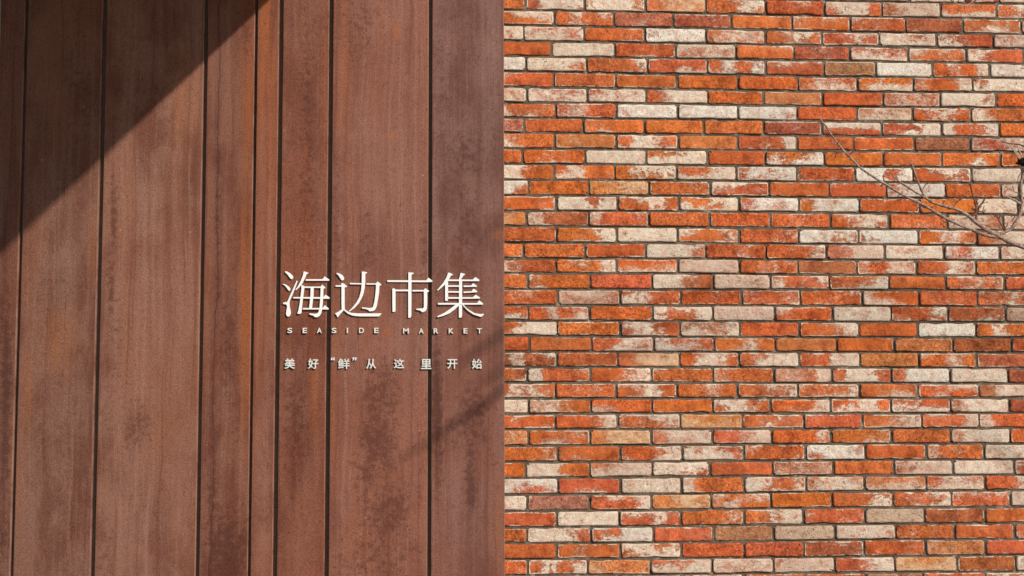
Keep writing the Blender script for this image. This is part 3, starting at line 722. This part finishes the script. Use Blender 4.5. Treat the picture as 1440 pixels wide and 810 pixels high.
# canopy above the left part: throws the slanting shade
can = empty('canopy', (XCAN, 0, ZCAN))
tag(can, 'deep dark canopy slab over the left panels, just above the picture', 'canopy')
box_obj('slab', MCONC, can, -3.6, 0.0, -2.6, 0.02, 0.0, 0.26, bevel=0.004)
box_obj('fascia', MDARK, can, -3.62, 0.0, -2.63, -2.602, 0.02, 0.28)

# ------------------------------------------------------------------ raised lettering
TK = 0.008           # thickness of the cut letters
GAPL = 0.0025
def glyph(polys, ox, oy, s, parent, name='character', label=None, mat=MLET):
    """polygons in enlarged photo pixels; each stroke is a slab, overlapping strokes differ by a hair in thickness"""
    bm = bmesh.new()
    org = parent.location
    yb = -D7 - GAPL
    for n, pts in enumerate(polys):
        q = [P(ox+x/s, oy+y/s, D7+TK) for x, y in pts]
        f = -(D7 + TK + 0.00022*n)
        fr = [bm.verts.new((x-org.x, f-org.y, z-org.z)) for x, z in q]
        ar = sum(q[i][0]*q[(i+1) % len(q)][1]-q[(i+1) % len(q)][0]*q[i][1] for i in range(len(q)))
        bk_ = [bm.verts.new((x-org.x, yb-org.y, z-org.z)) for x, z in q]
        try:
            bm.faces.new(fr); bm.faces.new(bk_[::-1])
        except ValueError:
            pass
        for i in range(len(q)):
            k2 = (i+1) % len(q)
            bm.faces.new((fr[i], bk_[i], bk_[k2], fr[k2]))
    bmesh.ops.recalc_face_normals(bm, faces=bm.faces[:])
    me = bpy.data.meshes.new(name); bm.to_mesh(me); bm.free()
    o = link(name, me, mat, parent)
    if label: o['label'] = label
    return o

HAI = [[(185,103),(215,106),(252,128),(282,155),(293,180),(280,203),(262,200),(245,182),(222,148),(190,118)],
 [(153,265),(175,263),(205,275),(238,298),(258,325),(247,350),(230,345),(212,318),(188,288),(165,272)],
 [(335,220),(348,230),(325,290),(290,380),(250,470),(244,500),(247,550),(258,600),(262,640),(248,668),(225,679),(205,662),(200,640),(205,600),(213,560),(212,538),(200,522),(165,518),(162,502),(185,494),(208,493),(220,480),(250,410),(295,310)],
 [(425,103),(445,110),(484,121),(480,131),(460,140),(440,190),(405,260),(370,305),(326,343),(318,335),(348,298),(382,235),(412,160)],
 [(448,204),(662,203),(690,168),(706,180),(748,208),(744,223),(450,223)],
 [(395,280),(415,281),(436,296),(432,318),(424,380),(414,450),(405,530),(395,630),(384,641),(345,641),(345,630),(356,600),(372,520),(384,420),(394,330)],
 [(425,296),(640,297),(640,314),(428,314)],
 [(638,300),(657,273),(674,285),(697,306),(692,320),(673,323),(672,400),(666,500),(656,590),(645,635),(625,668),(597,685),(566,684),(546,665),(500,652),(494,637),(520,636),(560,642),(600,635),(614,612),(624,560),(634,440),(638,340)],
 [(512,310),(551,310),(549,400),(537,500),(527,582),(490,582),(498,520),(508,420)],
 [(292,430),(675,430),(702,400),(718,412),(754,437),(750,450),(690,452),(292,447)],
 [(412,568),(665,568),(690,532),(706,545),(742,573),(736,587),(412,587)]]
BIAN = [[(836,124),(858,125),(890,137),(920,158),(937,185),(931,210),(915,220),(900,214),(885,190),(866,160),(843,138)],
 [(826,280),(897,280),(898,262),(915,251),(937,262),(973,293),(966,304),(942,307),(942,400),(942,590),(925,600),(905,590),(902,500),(902,299),(828,299)],
 [(908,583),(928,600),(880,650),(858,682),(850,683),(840,660),(821,636),(860,618)],
 [(928,570),(945,585),(985,615),(1030,630),(1100,636),(1385,636),(1409,633),(1400,650),(1385,668),(1370,675),(1150,674),(1080,670),(1030,660),(980,638),(940,603),(920,588)],
 [(1006,250),(1165,255),(1165,270),(1010,268)], [(1215,256),(1342,257),(1342,272),(1218,272)],
 [(1338,258),(1357,233),(1376,245),(1406,270),(1402,281),(1382,286),(1378,370),(1364,460),(1348,545),(1328,590),(1298,607),(1256,610),(1240,592),(1205,580),(1165,576),(1158,560),(1200,562),(1245,568),(1285,567),(1303,548),(1318,490),(1330,400),(1338,320)],
 [(1160,108),(1180,107),(1226,115),(1224,128),(1204,136),(1203,240),(1196,310),(1182,380),(1160,440),(1120,510),(1070,565),(1005,613),(994,608),(1035,570),(1090,500),(1128,430),(1150,345),(1158,260)]]
SHI = [[(398,117),(418,117),(466,121),(463,134),(438,146),(438,400),(436,665),(425,690),(397,692),(396,400)],
 [(132,216),(625,219),(652,184),(670,197),(704,223),(700,237),(640,241),(133,238)],
 [(195,325),(210,316),(236,331),(236,600),(230,616),(198,618),(196,500)],
 [(230,335),(400,335),(400,356),(232,356)], [(448,339),(597,340),(597,358),(450,359)],
 [(593,342),(612,316),(632,330),(660,351),(656,363),(637,369),(637,500),(632,575),(618,605),(580,623),(565,615),(548,600),(500,590),(494,577),(545,574),(584,573),(595,555),(595,400)]]
JI = [[(903,120),(925,123),(961,142),(956,153),(938,160),(900,222),(850,282),(800,325),(771,349),(763,340),(800,298),(840,250),(878,185)],
 [(863,240),(901,210),(901,465),(894,476),(864,478)],
 [(1058,125),(1078,126),(1116,139),(1113,150),(1095,158),(1078,185),(1052,212),(1037,207),(1050,165)],
 [(1041,205),(1079,205),(1079,440),(1078,670),(1070,688),(1038,692),(1038,500)],
 [(898,207),(1213,209),(1245,177),(1263,188),(1299,213),(1292,228),(898,227)],
 [(898,281),(1044,281),(1044,300),(898,300)], [(1097,283),(1193,283),(1218,253),(1236,265),(1267,290),(1261,300),(1097,302)],
 [(898,355),(1044,355),(1044,374),(898,374)], [(1097,360),(1198,357),(1222,323),(1240,333),(1272,357),(1266,369),(1097,379)],
 [(898,431),(1213,432),(1250,401),(1269,412),(1307,437),(1301,449),(1215,451),(898,451)],
 [(773,504),(1268,506),(1295,473),(1312,485),(1344,510),(1340,525),(773,526)],
 [(1028,512),(1044,512),(1041,536),(990,582),(920,635),(840,668),(770,686),(763,673),(850,632),(930,578),(1000,522)],
 [(1082,515),(1098,527),(1125,560),(1165,592),(1240,635),(1320,646),(1351,640),(1353,653),(1325,679),(1308,679),(1220,650),(1150,602),(1110,562),(1088,535)]]
tx, tz = P(538, 414, D7)
t1 = empty('shop_sign', (tx, -D7, tz))
tag(t1, 'four large raised white Chinese characters across the rusty panels, topmost of three lines', 'sign')
glyph(HAI, 380, 370, 9, t1, label='first large character, with three drops at its left')
glyph(BIAN, 380, 370, 9, t1, label='second large character, with a long sweeping base stroke')
glyph(SHI, 530, 370, 9, t1, label='third large character, a tall stem through an open frame')
glyph(JI, 530, 370, 9, t1, label='last large character, stacked bars over spreading legs')

def text_mesh(ch, bold=0.0, shear=0.0):
    cu = bpy.data.curves.new('t', 'FONT')
    cu.body = ch; cu.size = 1.0; cu.offset = bold; cu.resolution_u = 5
    cu.extrude = 0.5
    o = bpy.data.objects.new('t', cu); C.objects.link(o)
    bpy.context.view_layer.update()
    dg = bpy.context.evaluated_depsgraph_get()
    me = bpy.data.meshes.new_from_object(o.evaluated_get(dg), depsgraph=dg)
    bpy.data.objects.remove(o); bpy.data.curves.remove(cu)
    return me

def put_text(ch, x0, x1, y0, y1, parent, name, bold, label=None):
    """letter fitted to the photo box x0..x1, y0..y1 on the panel face"""
    me = text_mesh(ch, bold)
    co = np.empty(len(me.vertices)*3, 'f'); me.vertices.foreach_get('co', co); co = co.reshape(-1, 3)
    mn, mx = co.min(0), co.max(0)
    xa, za = P(x0, y1, D7+TK); xb, zb = P(x1, y0, D7+TK)
    org = parent.location
    nx_ = xa + (co[:, 0]-mn[0])/(mx[0]-mn[0])*(xb-xa) - org.x
    nz_ = za + (co[:, 1]-mn[1])/(mx[1]-mn[1])*(zb-za) - org.z
    ny_ = np.where(co[:, 2] > 0, -TK-0.0015, -0.0012)
    co2 = np.stack([nx_, ny_, nz_], -1).astype('f')
    me.vertices.foreach_set('co', co2.ravel()); me.update()
    me.materials.clear()
    o = link(name, me, MLET2, parent)
    if label: o['label'] = label
    return o

tx, tz = P(541, 465, D7)
t2 = empty('english_sign', (tx, -D7, tz))
tag(t2, 'widely spaced small white capitals reading SEASIDE MARKET under the large characters', 'sign')
for ch, x0, x1 in (('S',404.2,411.0),('E',425.6,431.8),('A',445.6,452.6),('S',466.6,473.2),('I',487.6,489.4),('D',504.9,511.9),('E',526.2,532.4)):
    put_text(ch, x0, x1, 461.0, 468.4, t2, 'letter', 0.022, 'capital letter '+ch)
for ch, x0, x1 in (('M',566.8,575.0),('A',588.9,595.8),('R',609.8,616.6),('K',631.0,637.8),('E',651.8,657.4),('T',671.0,677.6)):
    put_text(ch, x0, x1, 461.6, 469.0, t2, 'letter', 0.022, 'capital letter '+ch)
tx, tz = P(540, 512, D7)
t3 = empty('slogan_sign', (tx, -D7, tz))
tag(t3, 'lowest line of small bold white Chinese characters, one in quotation marks', 'sign')
for ch, x0, x1, y0, y1 in (('美',400,415,504,518.6),('好',433,447.8,504.3,518.6),('“',465.3,470.8,502.2,506.8),('鲜',475.2,491.8,504.3,518.8),
        ('”',495.6,501.4,502.2,507.2),('从',514.9,529,504.6,518.6),('这',553.8,568.5,504.6,518.2),('里',592,606.6,505,519),('开',628.8,643.4,505,518.6),('始',663.5,678.2,504.6,518.6)):
    q = ch in '“”'
    put_text(ch, x0, x1, y0, y1, t3, 'quotation_mark' if q else 'small_character', 0.03 if q else (0.012 if ch == '鲜' else 0.018))

# ------------------------------------------------------------------ bare tree at the right
def tube(pts, radii, seg=7, knots=None, r=None):
    """tapered limb through 3-D points"""
    V, F = [], []
    n = len(pts)
    up = Vector((0.13, 0.7, 0.7)).normalized()
    for i, p in enumerate(pts):
        a = pts[max(i-1, 0)]; b = pts[min(i+1, n-1)]
        t = (b-a).normalized()
        s = t.cross(up)
        if s.length < 1e-3: s = t.cross(Vector((1, 0, 0)))
        s.normalize(); u = s.cross(t)
        for j in range(seg):
            an = 2*math.pi*j/seg
            rr = radii[i]*(1+(r.uniform(-0.12, 0.12) if r else 0))
            V.append(p + (s*math.cos(an)+u*math.sin(an))*rr)
    for i in range(n-1):
        for j in range(seg):
            k2 = (j+1) % seg
            F.append((i*seg+j, i*seg+k2, (i+1)*seg+k2, (i+1)*seg+j))
    F.append(tuple(range(seg))[::-1]); F.append(tuple((n-1)*seg+j for j in range(seg)))
    return V, F
def spline(pts, m=5):
    out = []
    for i in range(len(pts)-1):
        p0 = pts[max(i-1, 0)]; p1 = pts[i]; p2 = pts[i+1]; p3 = pts[min(i+2, len(pts)-1)]
        for j in range(m):
            t = j/m
            out.append(0.5*((2*p1)+(p2-p0)*t+(2*p0-5*p1+4*p2-p3)*t*t+(3*p1-p0-3*p2+p3)*t**3))
    out.append(pts[-1].copy())
    return out
class Limb:
    def __init__(self): self.V = []; self.F = []
    def add(self, pts, radii, seg=7, r=None):
        V, F = tube(pts, radii, seg, r=r)
        n = len(self.V)
        self.V += [tuple(v) for v in V]; self.F += [tuple(q+n for q in f) for f in F]
    def build(self, name, mat, parent, label=None):
        org = parent.location
        me = bpy.data.meshes.new(name)
        me.from_pydata([(x-org.x, y-org.y, z-org.z) for x, y, z in self.V], [], self.F)
        me.polygons.foreach_set('use_smooth', [True]*len(me.polygons))
        o = link(name, me, mat, parent)
        if label: o['label'] = label
        return o
DB = 2.7
def at(px, py, d=DB):
    x, z = P(px, py, d)
    return Vector((x, -d, z))
TX = 5.0; TY = -2.7
tree = empty('bare_tree', (TX, TY, 0))
tag(tree, 'leafless tree whose thin brown branches reach in front of the bricks at the right edge', 'tree')
tr = random.Random(5)
def pxr(r, d=DB): return r*(DIST-d)/FPX
def limb_px(pts, r0, r1, name='branch', mat=MBARK, spurs=0, d0=DB, d1=DB, seg=7, m=4, rr=tr):
    n = len(pts)
    P3 = [at(x, y, d0+(d1-d0)*i/(n-1)) for i, (x, y) in enumerate(pts)]
    sp = spline(P3, m)
    N = len(sp)
    rad_ = [pxr((r0+(r1-r0)*i/(N-1))*(1.25 if r1 < 1.7 else 1.05)) for i in range(N)]
    L = Limb()
    # buds make small swellings
    for i in range(2, N-1):
        if rr.random() < 0.22: rad_[i] *= 1.28
    L.add(sp, rad_, seg, rr)
    for _ in range(spurs):
        i = rr.randrange(2, N-2)
        t = (sp[i+1]-sp[i]).normalized()
        side = Vector((-t.z, rr.uniform(-0.3, 0.3), t.x))*rr.choice((-1, 1))
        dr = (side*rr.uniform(0.6, 1)+t*rr.uniform(-1, 0.3)).normalized()
        ln = rr.uniform(0.005, 0.016)
        a = sp[i]; b = a+dr*ln*0.6+Vector((0, 0, rr.uniform(-.003, .003))); c = b+(dr+Vector((rr.uniform(-.6, .6), 0, rr.uniform(-.2, .8)))).normalized()*ln*0.5
        L.add([a, b, c], [0.0013, 0.0010, 0.0011], 5)
    return L.build(name, mat, tree)
# the forked branch in the picture (thin end first)
limb_px([(1152,163.5),(1155.6,170.3),(1161.9,177.6),(1167,186.5),(1173.3,194.8),(1181.7,206),(1186.9,212.5),(1193,218.8),(1200.4,226),(1206.7,233.3),(1219,242.5),(1232,251),(1246,259.5),(1260,268.5),(1276,277.4),(1291,284),(1303,290.7),(1319,300.4),(1334,309),(1352,317.4),(1369.6,324),(1384.4,330),(1399,333),(1405,332)], 0.9, 2.2, spurs=22)
limb_px([(1254,244),(1260,251.5),(1274.8,261.9),(1289.6,271.5),(1301.5,278),(1311.9,284.8),(1325,289),(1343,293.7),(1360.7,302.6),(1372.6,313),(1390.4,324.8),(1402,330.7),(1415.6,338),(1440,348),(1480,362),(1540,388),(1620,418),(1760,450)], 0.8, 4.2, spurs=9)
limb_px([(1280.7,227.7),(1282.6,232),(1286.7,243.3),(1291.9,258),(1298.5,273),(1303,279)], 0.8, 1.5, spurs=2)
limb_px([(1443,236),(1438.5,247.8),(1436,259.6),(1436,274.4),(1437,289),(1433,304),(1424.4,319),(1414,326),(1402,332)], 2.1, 2.3, spurs=4)
limb_px([(1364.4,256),(1366.7,270),(1370.4,281.9),(1373,295),(1372.6,311)], 0.8, 1.3, 'twig', MTWIG, spurs=6)
limb_px([(1386,274),(1383,283.3),(1377,290.7),(1374.5,299),(1363.7,304.8)], 0.8, 1.4, 'twig', MTWIG, spurs=4)
limb_px([(1415.6,276),(1420,278.5),(1426,281),(1436,287.5)], 0.8, 1.5, 'twig', MBARK)
limb_px([(1161,226),(1166,220),(1173,216),(1180,215),(1187,212.5)], 0.35, 0.6, 'twig', MTWIG, spurs=2)
limb_px([(1200.5,209),(1199,214),(1193.5,218)], 0.8, 1.0, 'twig', MTWIG)
limb_px([(1328.5,281.5),(1326,286),(1324,289)], 0.6, 0.8, 'twig', MTWIG)
limb_px([(1288,297),(1294,290),(1303,292),(1312,291)], 0.6, 0.9, 'twig', MTWIG, spurs=3)
limb_px([(1305,256),(1300,262),(1297,268)], 0.5, 0.6, 'twig', MTWIG, spurs=1)
limb_px([(1261,282),(1266,281),(1274,277)], 0.5, 0.6, 'twig', MTWIG)
limb_px([(1377,297),(1382,298),(1384,300)], 0.6, 0.6, 'twig', MTWIG, spurs=2)
limb_px([(1408,199),(1413,200.5),(1419,201.8),(1429,202.7),(1436,204),(1446,209)], 0.45, 0.8, 'twig', MTWIG)
limb_px([(1417,349),(1416,342),(1415,338)], 0.4, 0.6, 'twig', MTWIG, spurs=1)
for pts in ([(1419,202),(1424,209),(1429,216),(1434,224)], [(1421,204),(1428,211),(1435,222)], [(1430,205),(1434,213),(1438,222)], [(1436,203),(1440,212),(1443,222)], [(1439,205),(1446,214),(1450,224)]):
    limb_px(pts, 0.5, 0.9, 'dry_stalk', MSTRAW, seg=5)
limb_px([(1339,-4),(1341,1),(1344,4.5),(1348,6.6),(1353,7.6),(1358,7.4),(1363,5.6),(1367,2.6),(1369,-3)], 0.6, 0.6, 'tendril', MSTRAW)
limb_px([(1336,-4),(1339,2),(1343,4),(1347,2),(1349,-3)], 0.45, 0.5, 'tendril', MTWIG)
limb_px([(1357,-3),(1359,1),(1362,4),(1366,4.5),(1371,2),(1374,-3)], 0.5, 0.6, 'tendril', MTWIG)
limb_px([(1356,13.5),(1356.6,10),(1357.5,7)], 0.45, 0.6, 'tendril', MTWIG)
limb_px([(1372,5.6),(1380,5),(1386,5.8),(1396,4),(1404,-2)], 0.35, 0.5, 'tendril', MTWIG)
for pts in ([(1438,236),(1436,243),(1432,249),(1431,256)], [(1441,236),(1439,245),(1440,252)]):
    limb_px(pts, 0.5, 0.35, 'tendril', MTWIG, seg=5)
limb_px([(1341,290),(1346,284),(1352,280),(1355,274)], 0.5, 0.8, 'twig', MTWIG, spurs=3)
limb_px([(1414,262),(1420,266),(1428,270),(1436,273)], 0.5, 0.8, 'twig', MBARK, spurs=2)
limb_px([(1399,300),(1404,308),(1409,318),(1414,326)], 0.5, 0.9, 'twig', MTWIG, spurs=4)
limb_px([(1322,316),(1330,312),(1337,310)], 0.5, 0.8, 'twig', MTWIG, spurs=2)
limb_px([(1421,300),(1428,303),(1434,301)], 0.5, 0.7, 'twig', MTWIG, spurs=2)
limb_px([(1240,262),(1243,255),(1242,249)], 0.5, 0.7, 'twig', MTWIG, spurs=1)
# withered dark seed head
bm = bmesh.new()
bmesh.ops.create_icosphere(bm, subdivisions=3, radius=1.0)
for v in bm.verts:
    f = 1 + 0.30*noise.noise(v.co*2.3) + 0.16*noise.noise(v.co*6.1)
    v.co *= f
c0 = at(1455, 228)
for v in bm.verts:
    v.co = Vector((v.co.x*pxr(24), v.co.y*pxr(16), v.co.z*pxr(8.5) - v.co.x*pxr(1.5))) + c0 - tree.location
link('seed_head', bm_mesh('seed_head', bm), MPOD, tree)
L = Limb()
for i in range(16):
    a = c0 + Vector((tr.uniform(-.022, .035), tr.uniform(-.015, .015), tr.uniform(-.008, .007)))
    b = a + Vector((tr.uniform(-.02, .02), tr.uniform(-.02, .02), tr.uniform(0.010, .034)))
    L.add([a, (a+b)/2+Vector((tr.uniform(-.004, .004), 0, 0)), b], [0.002, 0.0018, 0.0005], 5)
L.build('seed_husk', MPOD, tree)

# trunk and limbs outside the picture
L = Limb()
base = Vector((TX, TY, 0.0))
trunk = [base, base+Vector((0.02, 0.01, 0.7)), base+Vector((-0.03, 0.03, 1.5)), base+Vector((0.05, 0.02, 2.4)), base+Vector((0.02, -0.06, 3.3)), base+Vector((0.1, -0.1, 4.4))]
sp = spline(trunk, 5)
L.add(sp, [0.085-0.055*i/(len(sp)-1)+(0.02 if i == 0 else 0) for i in range(len(sp))], 12, tr)
L.build('trunk', MBARK, tree)
e1 = at(1760, 450)
L = Limb()
sp = spline([e1, e1+Vector((0.6, -0.03, -0.10)), base+Vector((-0.01, 0.02, 1.05))], 6)
L.add(sp, [pxr(4.2)+0.022*i/(len(sp)-1) for i in range(len(sp))], 9, tr)
L.build('branch', MBARK, tree)
def shadow_src(px, py, D):
    x, z = P(px, py, D7)
    k_ = (D-D7)/-SUNV.y
    return Vector((x+SUNV.x*k_, -D, z+SUNV.z*k_))
# upper limbs: their soft shadows cross the last steel panel
def shade_limb(pts, D0, D1, r0, r1, anchor):
    n = len(pts)
    p3 = [shadow_src(x, y, D0+(D1-D0)*i/(n-1)) for i, (x, y) in enumerate(pts)]
    e = p3[-1]
    p3 += [e+SUNV*0.5, e+SUNV*1.3+Vector((0.05, 0, 0.1)), (e+SUNV*1.9).lerp(anchor, 0.35)+Vector((0, 0, 0.15)), anchor]  # unseen stretch shaped along the sun direction to keep shadow off the bricks
    sp = spline(p3, 5)
    L = Limb()
    ns = (n-1)*5
    L.add(sp, [r0+(r1-r0)*i/ns if i < ns else max(0.007, r1*(1-(i-ns)/8)) for i in range(len(sp))], 8, tr)
    L.build('branch', MBARK, tree)
tp = base+Vector((0.04, 0.0, 3.0))
shade_limb([(645,512),(664,499),(685,484),(712,466)], 2.7, 2.8, 0.007, 0.014, tp+Vector((0, 0, 1.2)))
shade_limb([(560,646),(600,624),(640,594),(676,574),(708,547)], 2.6, 2.7, 0.006, 0.014, tp+Vector((0, -.02, 1.0)))
shade_limb([(668,543),(696,526),(712,513)], 2.7, 2.75, 0.006, 0.011, tp+Vector((0, 0, 1.1)))
for i in range(9):
    z0 = 2.2+i*0.24
    an = rad(-60+tr.uniform(-40, 130)) if i % 2 else rad(tr.uniform(10, 110))
    a = base+Vector((0.03, 0, z0))
    dr = Vector((math.cos(an), -abs(math.sin(an))*0.8, 0.7))
    b = a+dr*0.55; c = b+(dr+Vector((0.1, 0, 0.5))).normalized()*0.5
    L = Limb(); sp = spline([a, b, c], 5)
    L.add(sp, [0.02-0.016*q/(len(sp)-1) for q in range(len(sp))], 7, tr)
    L.build('branch', MBARK, tree)
